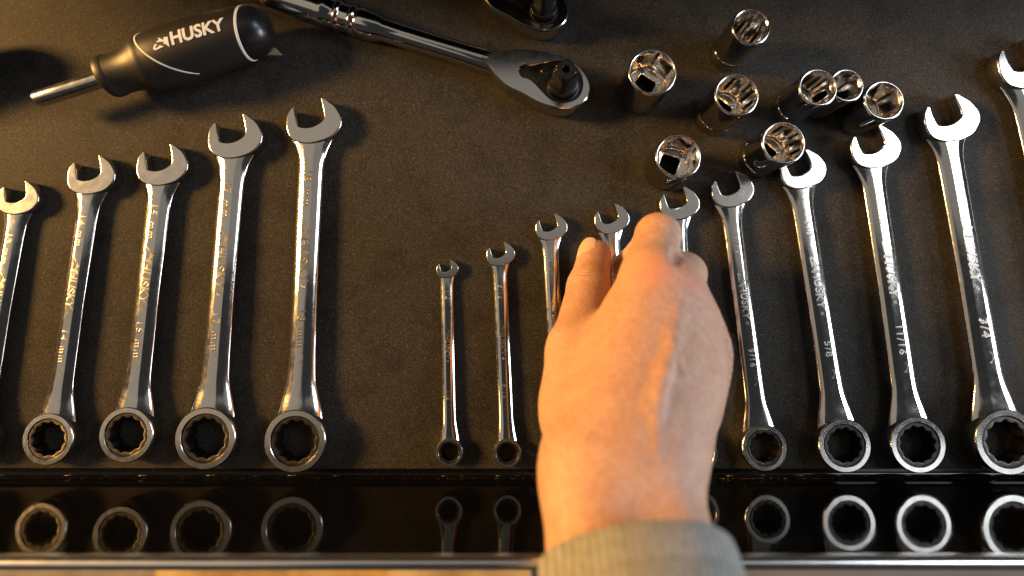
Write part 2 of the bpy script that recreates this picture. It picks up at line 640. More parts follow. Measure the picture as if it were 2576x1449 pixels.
def logo_mesh():
    """dog-head emblem: flat raised polygons, unit height, width about 1.55"""
    muzzle = [(1310, 370), (1288, 369), (1258, 403), (1275, 421), (1370, 411), (1336, 390), (1292, 406), (1284, 398), (1301, 381), (1311, 381)]
    head = [(1310, 352), (1345, 338), (1338, 315), (1364, 331), (1386, 356), (1396, 330), (1435, 336), (1419, 430), (1396, 398), (1374, 384), (1388, 372), (1360, 362), (1330, 358)]
    V, F = [], []
    for poly in (muzzle, head):
        p2 = [((x - 1258) / 115.0, (372 - y) / 115.0) for x, y in poly]
        a = sum(p2[i - 1][0] * p2[i][1] - p2[i][0] * p2[i - 1][1] for i in range(len(p2)))
        if a < 0: p2 = p2[::-1]
        b0 = len(V)
        n = len(p2)
        V += [(x, y, -0.5) for x, y in p2] + [(x, y, 0.5) for x, y in p2]
        F.append(tuple(b0 + n + i for i in range(n)))
        for i in range(n):
            j = (i + 1) % n
            F.append((b0 + i, b0 + j, b0 + n + j, b0 + n + i))
    return np.array(V), F


LOGO = logo_mesh()


def arrow_mesh():
    V, F = [], []
    pts = []
    for i in range(9):
        t = i / 8
        a = R(150 - 120 * t)
        pts.append((0.9 * math.cos(a), 0.9 * math.sin(a) - 0.3))
    n = len(pts)
    lo, hi = [], []
    for i, (x, y) in enumerate(pts):
        wd = 0.07
        r = math.hypot(x, y + 0.3)
        lo.append((x * (1 - wd), (y + 0.3) * (1 - wd) - 0.3)); hi.append((x * (1 + wd), (y + 0.3) * (1 + wd) - 0.3))
    ring = lo + hi[::-1]
    b = len(V)
    V += [(x, y, 0.5) for x, y in ring] + [(x, y, -0.5) for x, y in ring]
    m = len(ring)
    for i in range(n - 1):
        F.append((i, i + 1, m - 2 - i, m - 1 - i))
    for i in range(m):
        j = (i + 1) % m
        F.append((i, j, m + j, m + i))
    b = len(V)
    tx, ty = pts[-1]
    tri = [(tx + 0.22, ty + 0.12), (tx - 0.28, ty + 0.16), (tx + 0.05, ty - 0.42)]
    V += [(x, y, 0.5) for x, y in tri] + [(x, y, -0.5) for x, y in tri]
    F.append((b, b + 1, b + 2))
    for i in range(3):
        j = (i + 1) % 3
        F.append((b + i, b + j, b + 3 + j, b + 3 + i))
    return np.array(V), F


ARROW = arrow_mesh()

# ------------------------------------------------------------------ combination wrenches
HEAD = [(.03, -.93), (.57, -.87), (.98, -.60), (1.12, -.28), (1.08, .02), (.95, .34), (.66, .65), (.53, .69),
        (.50, .02), (.40, -.15), (.20, -.24), (.0, -.28), (-.24, -.26), (-.43, -.18), (-.50, -.06), (-.52, .57), (-.60, .58),
        (-.80, .41), (-.91, .12), (-.96, -.18), (-.88, -.52), (-.62, -.76), (-.32, -.88)]
HEAD_LOOP = catmull(HEAD, {6, 7, 15, 16}, 5)


def star12(a):
    def f(t):
        r = 0
        for off in (0, math.pi / 6):
            u = (t + off) % (math.pi / 3) - math.pi / 6
            r = max(r, a / math.cos(u))
        return r
    return f


def hexr(a, rot=0.0, rnd=0.965):
    def f(t):
        u = (t + rot) % (math.pi / 3) - math.pi / 6
        return min(a / math.cos(u), a / math.cos(math.pi / 6) * rnd)
    return f


def sqr(a, rot=0.0):
    def f(t):
        u = (t + rot) % (math.pi / 2) - math.pi / 4
        return min(a / math.cos(u), a * 1.3)
    return f


WRENCH_GROUP = 'ratcheting combination wrenches laid out in the drawer'


def wrench(ring, Rd, head, hw, sw, texts, label, tfrac=(.775, .565, .335, .245), off=15.0, phase=0.0):
    k = (HC - 8) / FPX
    Rm, g, s2 = Rd * k, hw * k / 2.08, sw * k / 2 * 1.06
    tr_, th, ts = 1.6 + 0.52 * Rm, 1.5 + 0.40 * g, 1.0 + 0.68 * s2   # ring, head, shaft thickness
    p0, p1 = P(*ring, tr_), P(*head, th)
    L = float(np.hypot(p1[0] - p0[0], p1[1] - p0[1]))
    rz = math.atan2(p1[1] - p0[1], p1[0] - p0[0]) - math.pi / 2
    root = empty('wrench', (p0[0], p0[1], 0), rz, label, 'wrench', WRENCH_GROUP)
    # shaft
    yy, ww = smooth_profile([(0.87 * Rm, .80 * Rm), (1.12 * Rm, .75 * Rm), (1.45 * Rm, .60 * Rm), (1.9 * Rm, max(.47 * Rm, s2 * 1.06)), (2.7 * Rm, s2 * 1.04),
                             (L * 0.5, s2 * 0.98), (L - 2.1 * g, s2 * 1.02), (L - 1.55 * g, max(s2 * 1.05, .43 * g)), (L - 1.15 * g, .57 * g), (L - .72 * g, .78 * g)], 1.2)
    _, tt = smooth_profile([(0.87 * Rm, tr_ * .93), (1.0 * Rm, tr_ * .90), (1.4 * Rm, tr_ * .70), (2.2 * Rm, ts * 1.02), (L * .5, ts), (L - 2.0 * g, ts), (L - 1.25 * g, ts * 1.0), (L - .70 * g, th * .84)], 1.2)
    tt = np.interp(yy, np.linspace(yy[0], yy[-1], len(tt)), tt)
    _, zc = smooth_profile([(0.87 * Rm, tr_ / 2), (1.3 * Rm, tr_ / 2), (L * .5, (tr_ + th) / 4 + .3), (L - 1.2 * g, th / 2), (L - .7 * g, th / 2)], 1.2)
    zc = np.interp(yy, np.linspace(yy[0], yy[-1], len(zc)), zc)
    half = []
    # flat crown, a sloping shoulder, then a rounded flank
    half += [(0.0, 1.0), (0.18, .998), (0.32, .985), (0.37, .965), (0.42, .930), (0.64, .745), (0.70, .685), (0.76, .60), (0.84, .47), (0.92, .32), (0.975, .18), (1.0, .06)]
    prof = half + [(x, -z) for x, z in half[::-1]] + [(-x, -z) for x, z in half[1:]] + [(-x, z) for x, z in half[::-1][:-1]]
    mb = MB()
    bend = lambda x, y: y - (x * x / (1.9 * Rm)) * max(0.0, min(1.0, (2.3 * Rm - y) / (1.43 * Rm)))
    mb.loops([[(x * w_, bend(x * w_, y), c + z * t_ / 2) for x, z in prof][::-1] for y, w_, t_, c in zip(yy, ww, tt, zc)], True, True, True)
    mb.build('shaft', CHROME, root, 50)
    ztop = lambda y: float(np.interp(y, yy, zc) + np.interp(y, yy, tt) / 2)
    # open end
    ca, sa = math.cos(R(off)), math.sin(R(off))
    lp = [((x * ca - y * sa) * g, (x * sa + y * ca) * g + L) for x, y in HEAD_LOOP]
    mb = MB()
    wt = [min(1.0, 0.12 + 2.6 * min(math.hypot(x - .575, y - .67), math.hypot(x + .555, y - .575))) for x, y in HEAD_LOOP]
    prism(mb, lp, 0.15, th, 0.045 * g + 0.12, 3, wt)
    mb.build('open_jaw', SATIN, root, 40)
    # ring end
    mb = MB()
    pf = [(.775, .12), (.90, .02), (.97, .12), (1.0, .26), (1.0, .80), (.995, .90), (.98, .965), (.955, 1.0), (.80, 1.0), (.785, .98), (.775, .93), (.775, .12)]
    mb.loops([circle(Rm * r_, tr_ * z_, 72) for r_, z_ in pf])
    mb.build('ring_head', RINGM, root, 32)
    gi = star12(Rm * .565)
    gs = lambda t, q=1.0: gi(t + phase) * q
    mb = MB()
    nn_ = 120
    mb.loops([circle(Rm * .768, tr_ * .1, nn_), circle(Rm * .768, tr_ * .915, nn_), circle(Rm * .745, tr_ * .945, nn_), circle(Rm * .69, tr_ * .95, nn_),
              circle(0, tr_ * .93, nn_, lambda t: gs(t, 1.035)), circle(0, tr_ * .86, nn_, gs), circle(0, tr_ * .10, nn_, gs), circle(Rm * .768, tr_ * .1, nn_)])
    mb.build('ratchet_gear', GEAR, root, 28)

    # raised lettering that follows the shaft's upper face
    def place(parts, ycen, name):
        V, F = [], []
        tot = sum(p[2] for p in parts) + 0.0
        pos = ycen + tot / 2
        for (vs, fs), h, adv in parts:
            b0 = len(V)
            for x, y, z in vs:
                Y = pos - x * h * 1.18
                X = y * h
                V.append((X - 0.02 * s2, Y, ztop(Y) - 0.02 * ts + z * 0.52))
            F += [tuple(b0 + i for i in f) for f in fs]
            pos -= adv
        return mesh_obj(name, V, F, STAMP, root, True, 30)

    def tw(t, h): return float(t[0][:, 0].max()) * h * 1.18
    hS = 0.62 * s2
    ts1 = text_mesh(texts, -0.008, 0.0, 1.25, True)
    place([(ts1, hS, tw(ts1, hS))], L * tfrac[0], 'size_marking')
    place([(ts1, hS, tw(ts1, hS))], L * tfrac[2], 'size_marking')
    hB = 0.74 * s2
    tb = text_mesh('HUSKY', 0.0, 0.12, 1.05, True)
    rg = text_mesh('®', 0.0, 0.0, 1.0, True)
    place([(LOGO, hB * 1.2, hB * 1.75), (tb, hB, tw(tb, hB) + hB * .1), (rg, hB * .42, hB * .4)], L * tfrac[1], 'brand_marking')
    place([(ARROW, hB * .55, hB * .2)], L * tfrac[3], 'direction_arrow')
    return root


wrench((-72, 1105), 58, (39, 494), 107, 50, '13 mm', 'chrome wrench stamped 13 mm, cut off by the left edge of the photo')
wrench((119, 1105), 63, (222, 436), 124, 51, '14 mm', 'chrome wrench stamped 14 mm, second from the left edge', phase=.1)
wrench((316, 1094), 67, (400, 410), 133, 57, '15 mm', 'chrome wrench stamped 15 mm, third from the left edge, between 14 mm and 17 mm', phase=.2)
wrench((515, 1103), 75, (583, 338), 142, 60, '17 mm', 'chrome wrench stamped 17 mm, just left of the largest metric wrench', phase=.35)
wrench((741, 1110), 76, (781, 299), 145, 60, '18 mm', 'chrome wrench stamped 18 mm, longest and last of the left row, beside empty liner', phase=.3)
wrench((1130, 1138), 34, (1122, 675), 57, 31, '1/4', 'smallest dark chrome wrench stamped 1/4, standing alone left of the hand', (.85, .58, .30, .235))
wrench((1276, 1140), 35, (1255, 637), 74, 35, '5/16', 'small dark chrome wrench stamped 5/16, second in the inch row, left of the hand', (.80, .56, .30, .22), phase=.2)
wrench((1412, 1138), 42, (1382, 569), 83, 38, '3/8', 'small chrome wrench stamped 3/8, its shaft running under the thumb and the hand', (.82, .56, .33, .24))
wrench((1590, 1140), 46, (1534, 548), 91, 40, '7/16', 'chrome wrench between thumb and index finger, only its open jaw and neck showing')
wrench((1755, 1140), 50, (1704, 509), 104, 43, '1/2', 'chrome wrench just right of the index fingertip, shaft hidden by the hand', (.80, .56, .33, .24))
wrench((1923, 1127), 56, (1837, 474), 111, 46, '9/16', 'chrome wrench stamped 9/16, first one right of the hand', phase=.15)
wrench((2125, 1121), 65, (2013, 423), 122, 52, '5/8', 'chrome wrench stamped 5/8, its jaw partly covered by a deep socket', phase=.25)
wrench((2310, 1119), 68, (2196, 366), 133, 57, '11/16', 'chrome wrench stamped 11/16 with a glaring white jaw', phase=.4)
wrench((2535, 1112), 79, (2387, 293), 148, 65, '3/4', 'chrome wrench stamped 3/4, its ring cut by the right edge', phase=.1)
wrench((2800, 1130), 84, (2580, 152), 168, 72, '7/8', 'largest chrome wrench, only its jaw and neck showing in the upper right corner')


# ------------------------------------------------------------------ sockets
SOCK_GROUP = 'chrome sockets standing upright in the drawer'


def socket(top, rd, h, pts, label, groove=False, rot=0.0, drive='sq', bore=0.52, taper=0.0):
    k = (HC - h) / FPX
    r = rd * k + 0.6
    c = P(*top, h)
    root = empty('socket', (c[0], c[1], 0), rot, label, 'socket', SOCK_GROUP)
    n = 96
    rb = r * (1 - taper)
    zg = h * 0.27
    if groove:
        pf = [(rb - .9, 0), (rb - .2, .3), (rb, 1.0), (rb, zg - .5), (rb - .25, zg - .1), (rb - .45, zg + .1), (rb - .2, zg + .35), (rb - .1, zg + 1.5)]
    else:
        pf = [(rb - .9, 0), (rb - .2, .3), (rb, 1.0), (rb, h * .3)]
    pf += [(r - .05, h - 3.0), (r - .1, h - 1.6), (r - .22, h - .8)]
    mb = MB()
    mb.loops([circle(a, z, n) for a, z in pf])
    mb.build('socket_body', SOCK, root, 45)
    mb = MB()
    mb.loops([circle(a, z, n) for a, z in ((r - .22, h - .8), (r - .36, h - .42), (r - .62, h - .15), (r - .95, h), (r - 1.25, h - .02), (r - 1.5, h - .14), (r - 1.7, h - .36), (r - 1.8, h - .6))])
    mb.build('rim', SATIN, root, 60)
    a = (r - 1.8) * (0.895 if pts == 6 else 0.905)
    fn = hexr(a) if pts == 6 else star12(a)
    lim = r - 1.75
    zb = h * (1 - bore)
    f1 = lambda t: min(fn(t), lim)
    mb = MB()
    lps = [circle(r - 1.78, h - .55, n), circle(0, h - 0.75, n, lambda t: 0.5 * lim + 0.5 * max(f1(t), lim - .5)),
           circle(0, h - 1.5, n, lambda t: max(f1(t), lim - .9) if pts == 6 else f1(t)), circle(0, h - 2.4, n, f1)]
    for q in (0.66, 0.33, 0.06): lps.append(circle(0, zb + (h - 2.4 - zb) * q, n, f1))
    lps += [circle(0, zb, n, lambda t: f1(t) * .97)]
    mb.loops(lps)
    mb.build('socket_bore', BORE, root, 24)
    mb = MB()
    ds = r * 0.40
    dfn = sqr(ds, 0.0) if drive == 'sq' else (lambda t: r * .50)
    mb.loops([circle(0, zb + .02, n, lambda t: f1(t) * .97), circle(r * .72, zb - .2, n), circle(r * .70, zb - 1.0, n), circle(0, zb - 1.5, n, lambda t: dfn(t) * 1.12), circle(0, zb - 2.2, n, dfn)])
    mb.build('bore_floor', BORE, root, 30)
    mb = MB()
    mb.loops([circle(0, zb - 2.2, n, dfn), circle(0, .3, n, dfn)])
    mb.build('drive_hole', DARK, root, 30)
    return root


S = 0.6536
socket((2511 * S, 276 * S), 95 * S, 31, 6, 'wide short chrome socket with six-sided bright bore, leftmost at the ratchet head', rot=R(10), bore=.55)
socket((2891 * S, 102 * S), 76 * S, 34, 12, 'tall chrome socket with twelve-point bore, topmost in the photo, standing alone', True, bore=.72, drive='rd')
socket((2836 * S, 364 * S), 86 * S, 34, 12, 'grooved chrome twelve-point socket in the middle, right of the wide six-sided one', True, rot=R(8), bore=.6)
socket((2610.5 * S, 602 * S), 88 * S, 28, 6, 'smooth chrome six-sided socket nearest the hand, above the half inch wrench', rot=R(25), bore=.52)
socket((3016 * S, 549 * S), 84 * S, 32, 12, 'grooved chrome twelve-point socket touching the 5/8 wrench jaw', True, rot=R(3), bore=.58, taper=.03)
socket((3149 * S, 336 * S), 75 * S, 32, 12, 'grooved chrome twelve-point socket at the left of the tight group of three', True, rot=R(12), bore=.6, drive='rd')
socket((3259 * S, 328 * S), 66 * S, 30, 6, 'small chrome six-sided socket half hidden in the middle of the group of three', rot=R(40), bore=.7)
socket((3403 * S, 386 * S), 78 * S, 27, 6, 'chrome six-sided socket at the right of the group of three, above the 11/16 jaw', rot=R(38), bore=.62)


# ------------------------------------------------------------------ screwdriver
def axis_root(name, a, b, label, cat, group=None):
    """root at point a, local X towards b"""
    d = Vector((float(b[0] - a[0]), float(b[1] - a[1]), 0))
    return empty(name, (a[0], a[1], 0), math.atan2(d.y, d.x), label, cat, group), float((Vector(b) - Vector(a)).length)


AX = 17.4
BODY = [(42, 8.5), (42.2, 10.2), (43.0, 11.3), (44.2, 11.8), (47.0, 11.9), (48.0, 11.7), (48.6, 11.5), (51, 11.4), (55, 11.5), (59, 11.9), (63, 12.7), (66, 13.7), (68.5, 14.9), (70.2, 15.5),
        (72, 15.45), (74, 15.5), (77, 16.0), (84, 16.4), (94, 16.5), (104, 16.3), (114, 15.9), (122, 15.4), (130, 14.7), (138, 13.4)]


def body_r(s): return 1.05 * float(np.interp(s, [p[0] for p in BODY], [p[1] for p in BODY]))


def screwdriver(a, b, label, full=True):
    root, _ = axis_root('screwdriver', a, b, label, 'screwdriver')
    T = lambda pf: [(x, y, z + AX) for x, y, z in pf]

    def lat(name, pf, mat, n=48, sharp=35, cap0=False, cap1=False):
        mb = MB()
        mb.loops([[(x, y, z + AX) for x, y, z in lp] for lp in lathe_x(pf, n)], True, cap0, cap1)
        return mb.build(name, mat, root, sharp)
    lat('tube', [(3, 3.5), (0.1, 3.8), (0, 4.2), (0.15, 4.65), (0.6, 4.85), (20, 4.85), (42.5, 4.85)], RINGM, 40, 40, True)
    lat('collar', [(p[0], p[1] * 1.05) for p in BODY if p[0] <= 48.7] + [(48.7, 10.8)], RUBBER, 56, 40, True)
    # grip, white ring and end cap meet along a slanted cut
    cut = lambda t: 132.0 + 4.2 * -math.sin(t)
    NS = 64
    def slanted(name, rows, mat, cap1=False):
        mb = MB()
        lps = []
        for fn_s, fn_r in rows:
            lp = []
            for i in range(NS):
                t = 2 * math.pi * i / NS
                s_ = fn_s(t)
                r_ = fn_r(s_, t)
                lp.append((s_, -r_ * math.sin(t), r_ * math.cos(t) + AX))
            lps.append(lp)
        mb.loops(lps, True, False, cap1)
        return mb.build(name, mat, root, 50)
    rows = [(lambda t: 48.4, lambda s_, t: 10.6)]
    for q in [p for p in BODY if 48.5 < p[0] < 118]:
        rows.append((lambda t, q=q: q[0], lambda s_, t: body_r(s_)))
    for f in (0.3, .6, .8, .95, 1.0):
        rows.append((lambda t, f=f: 118 + (cut(t) - .8 - 118) * f, lambda s_, t: body_r(s_)))
    rows.append((lambda t: cut(t) - .8, lambda s_, t: body_r(s_) - 1.5))
    slanted('grip', rows, RUBBER)
    slanted('white_ring', [(lambda t, d=d: cut(t) + d, lambda s_, t, h=h: body_r(s_) + h) for d, h in ((-.85, -.8), (-.8, .1), (-.2, .32), (.5, .3), (.8, .05), (.85, -.8))], WHITE)
    rows = []
    for f in np.linspace(0, 1, 11):
        a = f * math.pi / 2
        rows.append((lambda t, a=a: cut(t) + .8 + (146.5 - cut(t) - .8) * math.sin(a), lambda s_, t, a=a: max(.15, (body_r(cut(t)) - .1) * (math.cos(a) ** .62 if a < 1.57 else 0))))
    slanted('end_cap', rows, CAPBLK, True)
    # slanted white seam round the grip
    mb = MB()
    for side in (0,):
        pts = []
        for i in range(60):
            ph = -1.75 + 3.2 * i / 59
            s = 73.0 + 5.9 * (ph + .6) ** 2
            pts.append((s, ph))
        lps = []
        for i, (s, ph) in enumerate(pts):
            s0, p0_ = pts[max(0, i - 1)]
            s1, p1_ = pts[min(59, i + 1)]
            t = Vector((s1 - s0, (p1_ - p0_) * 16, 0)).normalized()
            nrm = (-t.y, t.x)
            wd = 0.55 if 2 < i < 57 else .25
            lp = []
            for q, hgt in ((-1, -.3), (-.8, .22), (0, .34), (.8, .22), (1, -.3)):
                ss = s + nrm[0] * q * wd
                pp = ph + nrm[1] * q * wd / 16
                r_ = body_r(ss) + hgt
                lp.append((ss, -r_ * math.sin(pp), r_ * math.cos(pp) + AX))
            lps.append(lp)
        mb.loops(lps, False)
    mb.build('white_seam', WHITE, root, 60)

    def wrap(vs, fs, s0, h, name, ph0=0.0):
        bm = bmesh.new()
        bv = [bm.verts.new((float(x), float(y), float(z))) for x, y, z in vs]
        for f in fs:
            try: bm.faces.new([bv[i] for i in f])
            except ValueError: pass
        for q in np.linspace(-.42, .42, 7):
            bmesh.ops.bisect_plane(bm, geom=bm.verts[:] + bm.edges[:] + bm.faces[:], plane_co=(0, float(q), 0), plane_no=(0, 1, 0))
        bm.verts.ensure_lookup_table()
        bm.verts.index_update()
        V = []
        for vtx in bm.verts:
            s = s0 + vtx.co.x * h
            ph = ph0 - vtx.co.y * h / 16.4
            r_ = body_r(s) + (.28 if vtx.co.z > 0 else -.3)
            V.append((s, -r_ * math.sin(ph), r_ * math.cos(ph) + AX))
        F = [[v_.index for v_ in f.verts] for f in bm.faces]
        bm.free()
        return mesh_obj(name, V, F, WHITE, root, True, 30)
    tb = text_mesh('HUSKY', 0.03, 0.12, 1.0)
    hh = 32.0 / float(tb[0][:, 0].max())
    wrap(tb[0], tb[1], 94.0, hh, 'brand_lettering', 0.08)
    wrap(LOGO[0], LOGO[1], 83.0, 6.6, 'emblem', 0.12)
    # hang tab at the end
    mb = MB()
    lp = [(132, -9.0), (144.2, -13.4), (144.6, -13.0), (142.5, -8.5), (134, -4)]
    mb.loops([[(x, y, 6.0) for x, y in lp], [(x, y, 7.2) for x, y in lp]], True, True, True)
    mb.build('hang_tab', TABM, root, 30)
    return root


screwdriver(P(95, 250, AX), P(640, 77, AX), 'thick black-handled screwdriver with white lettering and a hollow steel shank')
# a second one is added, unseen, just outside the frame to throw the shadow in the upper left corner
screwdriver(P(-650, 290, AX), P(-290, 180, AX), 'another black screwdriver, unseen, added beyond the left edge to throw a shadow')


# ------------------------------------------------------------------ ratchet handles
def D2(x, y): return ((1000 + x / 1.8115) * S, (y / 1.8115) * S)


ZT = 16.0
RO = P(*D2(2110, 590), ZT)
outline = [(1515, 372), (1620, 366), (1770, 342), (1840, 337), (1960, 350), (2110, 388), (2220, 455), (2285, 540), (2304, 620), (2280, 690),
           (2210, 742), (2130, 760), (2060, 752), (1940, 716), (1830, 655), (1715, 598), (1650, 530), (1585, 445)]
plate = [(1803, 490), (1815, 458), (1850, 445), (1880, 458), (1960, 442), (2060, 425), (2140, 430), (2210, 475), (2246, 545), (2246, 625), (2205, 690),
         (2120, 716), (2030, 695), (1960, 630), (1905, 572), (1860, 545), (1825, 535)]


def ratchet(label, loc=None, rz=0.0, sc=1.0):
    root = empty('ratchet', (RO[0], RO[1], 0), 0, label, 'ratchet', 'ratchet handles at the top of the drawer')
    loc_ = lambda p: (p[0] - RO[0], p[1] - RO[1])
    lp = catmull([loc_(P(*D2(*q), ZT)) for q in outline], set(), 4)
    pl = catmull([loc_(P(*D2(*q), ZT)) for q in plate], set(), 4)
    if sum(lp[i - 1][0] * lp[i][1] - lp[i][0] * lp[i - 1][1] for i in range(len(lp))) < 0: lp = lp[::-1]
    if sum(pl[i - 1][0] * pl[i][1] - pl[i][0] * pl[i - 1][1] for i in range(len(pl))) < 0: pl = pl[::-1]
    # head body: rounded side, flat face with a recess cut for the mechanism
    bm = bmesh.new()
    lv = []
    for ins, z in ((2.6, 0.2), (1.2, .8), (.3, 2.4), (-.2, 6), (-.2, 11), (0, 14.6), (.25, 15.5), (.8, ZT), (1.1, ZT)):
        lv.append([bm.verts.new((x, y, z)) for x, y in inset(lp, ins)])
    n = len(lp)
    for A, B in zip(lv[:-1], lv[1:]):
        for i in range(n):
            bm.faces.new((A[i], A[(i + 1) % n], B[(i + 1) % n], B[i]))
    bm.faces.new(lv[0][::-1])
    m = len(pl)
    pv = [bm.verts.new((x, y, ZT)) for x, y in inset(pl, -.25)]
    pv1 = [bm.verts.new((x, y, ZT - .3)) for x, y in pl]
    pv2 = [bm.verts.new((x, y, ZT - 2.4)) for x, y in pl]
    for A, B in ((pv, pv1), (pv1, pv2)):
        for i in range(m):
            bm.faces.new((A[i], B[i], B[(i + 1) % m], A[(i + 1) % m]))
    edges = [bm.edges.get((lv[-1][i], lv[-1][(i + 1) % n])) for i in range(n)] + [bm.edges.get((pv[i], pv[(i + 1) % m])) for i in range(m)]
    bmesh.ops.triangle_fill(bm, edges=edges, use_beauty=True, normal=(0, 0, 1))
    bm.verts.index_update()
    V = [tuple(v_.co) for v_ in bm.verts]
    F = [[v_.index for v_ in f.verts] for f in bm.faces]
    bm.free()
    mesh_obj('ratchet_head', V, F, SATIN, root, True, 32)
    mb = MB()
    mb.loops([[(x, y, ZT - 2.1) for x, y in inset(pl, .05)], [(x, y, ZT - 1.5) for x, y in inset(pl, .1)], [(x, y, ZT - 1.35) for x, y in inset(pl, .5)]], True, False, True)
    mb.build('cover_plate', DARK, root, 30)
    # screws holding the plate
    for q in ((1985, 487), (1950, 598)):
        c = loc_(P(*D2(*q), ZT))
        mb = MB()
        mb.loops([[(x + c[0], y + c[1], z) for x, y, z in circle(r_, z_, 24)] for r_, z_ in ((2.2, 14.5), (2.2, 15.0), (1.9, 15.25), (1.0, 15.25), (.9, 14.7))], True, False, True)
        mb.build('screw', DARK, root, 30)
    # drive: round collar, square post with chamfered end, pin hole
    mb = MB()
    mb.loops([circle(r_, z_, 56) for r_, z_ in ((15.6, 14.4), (15.6, 14.95), (15.2, 15.1), (10.6, 15.1), (10.4, 14.8), (9.6, 15.0), (9.4, 18.0), (8.9, 19.6), (8.0, 19.9), (0.1, 19.9))])
    mb.build('drive_collar', DARK, root, 30)
    mb = MB()
    sq = lambda a, c=1.22: (lambda t: min(a / math.cos((t + R(8)) % (math.pi / 2) - math.pi / 4), a * c))
    zt = 36.5
    mb.loops([circle(0, 19.8, 64, sq(6.1)), circle(0, zt - 5.5, 64, sq(6.1)), circle(0, zt - 2.4, 64, sq(5.9, 1.20)), circle(0, zt - .5, 64, sq(5.3, 1.16)), circle(0, zt, 64, sq(4.9, 1.14)),
              circle(2.5, zt, 64), circle(2.2, zt - .4, 64), circle(2.2, zt - 5, 64)], True, False, True)
    mb.build('square_drive', DARK, root, 26)
    # shank and handle
    a, b_ = P(*((1240, 160)), 9), P(850, 40, 9)
    ax = Vector((float(b_[0] - a[0]), float(b_[1] - a[1]), 0)).normalized()
    pf = [(-12, 5.2), (-4, 6.6), (4, 7.1), (20, 7.0), (40, 6.9), (60, 7.0), (72, 7.1), (72.6, 7.3), (76, 8.4), (80, 9.0), (86, 9.4), (88.5, 9.2), (89.3, 8.6), (90.2, 9.5), (91.5, 9.8), (92.6, 9.5), (93.4, 8.7),
          (99, 8.7), (99.8, 9.6), (101, 10.0), (102.2, 9.6), (103, 8.9), (108, 9.0), (109, 9.8), (110.5, 10.1), (112, 9.9), (116, 9.7), (130, 9.9), (150, 10.2), (185, 10.0), (200, 9.4), (206, 7), (207, .5)]
    lps = []
    for s, r_ in pf:
        zc = 9 + max(0, s - 60) * 0.012
        lp_ = []
        fy = 1.0 + .35 * max(0, (8 - s) / 20)
        for i in range(48):
            t = 2 * math.pi * i / 48
            cx, cz = -r_ * math.sin(t) * fy, r_ * math.cos(t)
            lp_.append((a[0] - RO[0] + ax.x * s - ax.y * cx, a[1] - RO[1] + ax.y * s + ax.x * cx, zc + cz))
        lps.append(lp_)
    mb = MB()
    k0 = 8
    mb.loops(lps[:k0], True, True, False)
    mb.build('shank', CHROME, root, 50)
    mb = MB()
    mb.loops(lps[k0 - 1:], True, False, True)
    mb.build('handle', CHROME, root, 40)
    if loc is not None:
        root.location = (loc[0] * MM, loc[1] * MM, 0)
        root.rotation_euler = (0, 0, rz)
        root.scale = (sc,) * 3
    return root


ratchet('long polished ratchet handle with its whole teardrop head and square drive in view')
p = P(*D2(1978, 58), 15)
ratchet('ratchet handle cut off by the top edge, with a dark shaded head', (p[0], p[1]), R(-2), .92)

# ------------------------------------------------------------------ hand: a distance field turned into one continuous skin
def J(X, Y, z): return P(X, Y, z)


prims = []      # (a, b, ra, rb, k)


def cap(a, b, ra, rb, k=6.0): prims.append((np.array(a, float), np.array(b, float), ra, rb, k))


W0 = J(1571, 1215, 112)
fdir = np.array((0.035, -0.72, 0.69)); fdir /= np.linalg.norm(fdir)
side = np.array((1.0, 0.03, 0.0))
upv = np.cross(side, fdir); upv /= np.linalg.norm(upv)
# forearm (two bones side by side)
for sg, r0, r1 in ((-1, 19.8, 23.5), (1, 17.0, 20.5)):
    cap(W0 + side * (sg * 11.5 - 1.2), W0 + fdir * 100 + side * (sg * 14.5 - 1), r0, r1, 10)
cap(W0 + side * 13 + upv * 6, W0 + side * 11 + fdir * 6 + upv * 6, 14, 12, 8)
# metacarpals
WI, WM, WR_, WP = J(1485, 1150, 106), J(1545, 1150, 110), J(1605, 1150, 109), J(1655, 1150, 104)
TC0 = J(1468, 1060, 86)
MI, MMd, MR, MP = J(1632, 694, 75), J(1700, 738, 74), J(1738, 822, 72), J(1762, 898, 66)
cap(WI, MI, 18, 13.0, 12); cap(WM, MMd, 18, 12.2, 12); cap(WR_, MR, 16.5, 11.2, 12); cap(WP, MP, 15.5, 10.8, 12)
cap(TC0, W0 - side * 13, 14.5, 16.5, 12)
cap(W0 - side * 11, WI, 18.0, 16.5, 9); cap(W0 + side * 9, WP, 16, 15, 10)
cap((WR_ + WP) / 2, (MR + MP) / 2, 16, 11.8, 15)
cap(J(1672, 1090, 97), J(1742, 930, 74), 14, 11.5, 15)
cap((WM + WR_) / 2, (MMd + MR) / 2, 17.5, 10.6, 13)
cap((WI + WM) / 2, (MI + MMd) / 2, 17.5, 12.0, 12)
# flesh of the palm side, ulnar edge, and first web
cap(J(1728, 1050, 76), J(1752, 915, 60), 14.3, 11.0, 10)
cap(J(1560, 1000, 72), J(1640, 780, 58), 20, 14, 9)
cap(J(1462, 1030, 80), J(1580, 800, 70), 19, 13, 10)
# thumb
TC, TM, TI, TT = J(1466, 1060, 84), J(1450, 868, 63), J(1480, 722, 37), J(1495, 644, 22)
cap(TC, TM, 16.5, 12.8, 9); cap(TM, TI, 12.6, 11.3, 5); cap(TI, TT, 11.0, 9.6, 4)
cap(J(1450, 985, 76), J(1438, 900, 66), 13.5, 11.4, 8)
# fingers
def finger(m, p_, d, t, r):
    cap(m, p_, r[0], r[1], 4); cap(p_, d, r[1], r[2], 3); cap(d, t, r[2], r[3], 3)


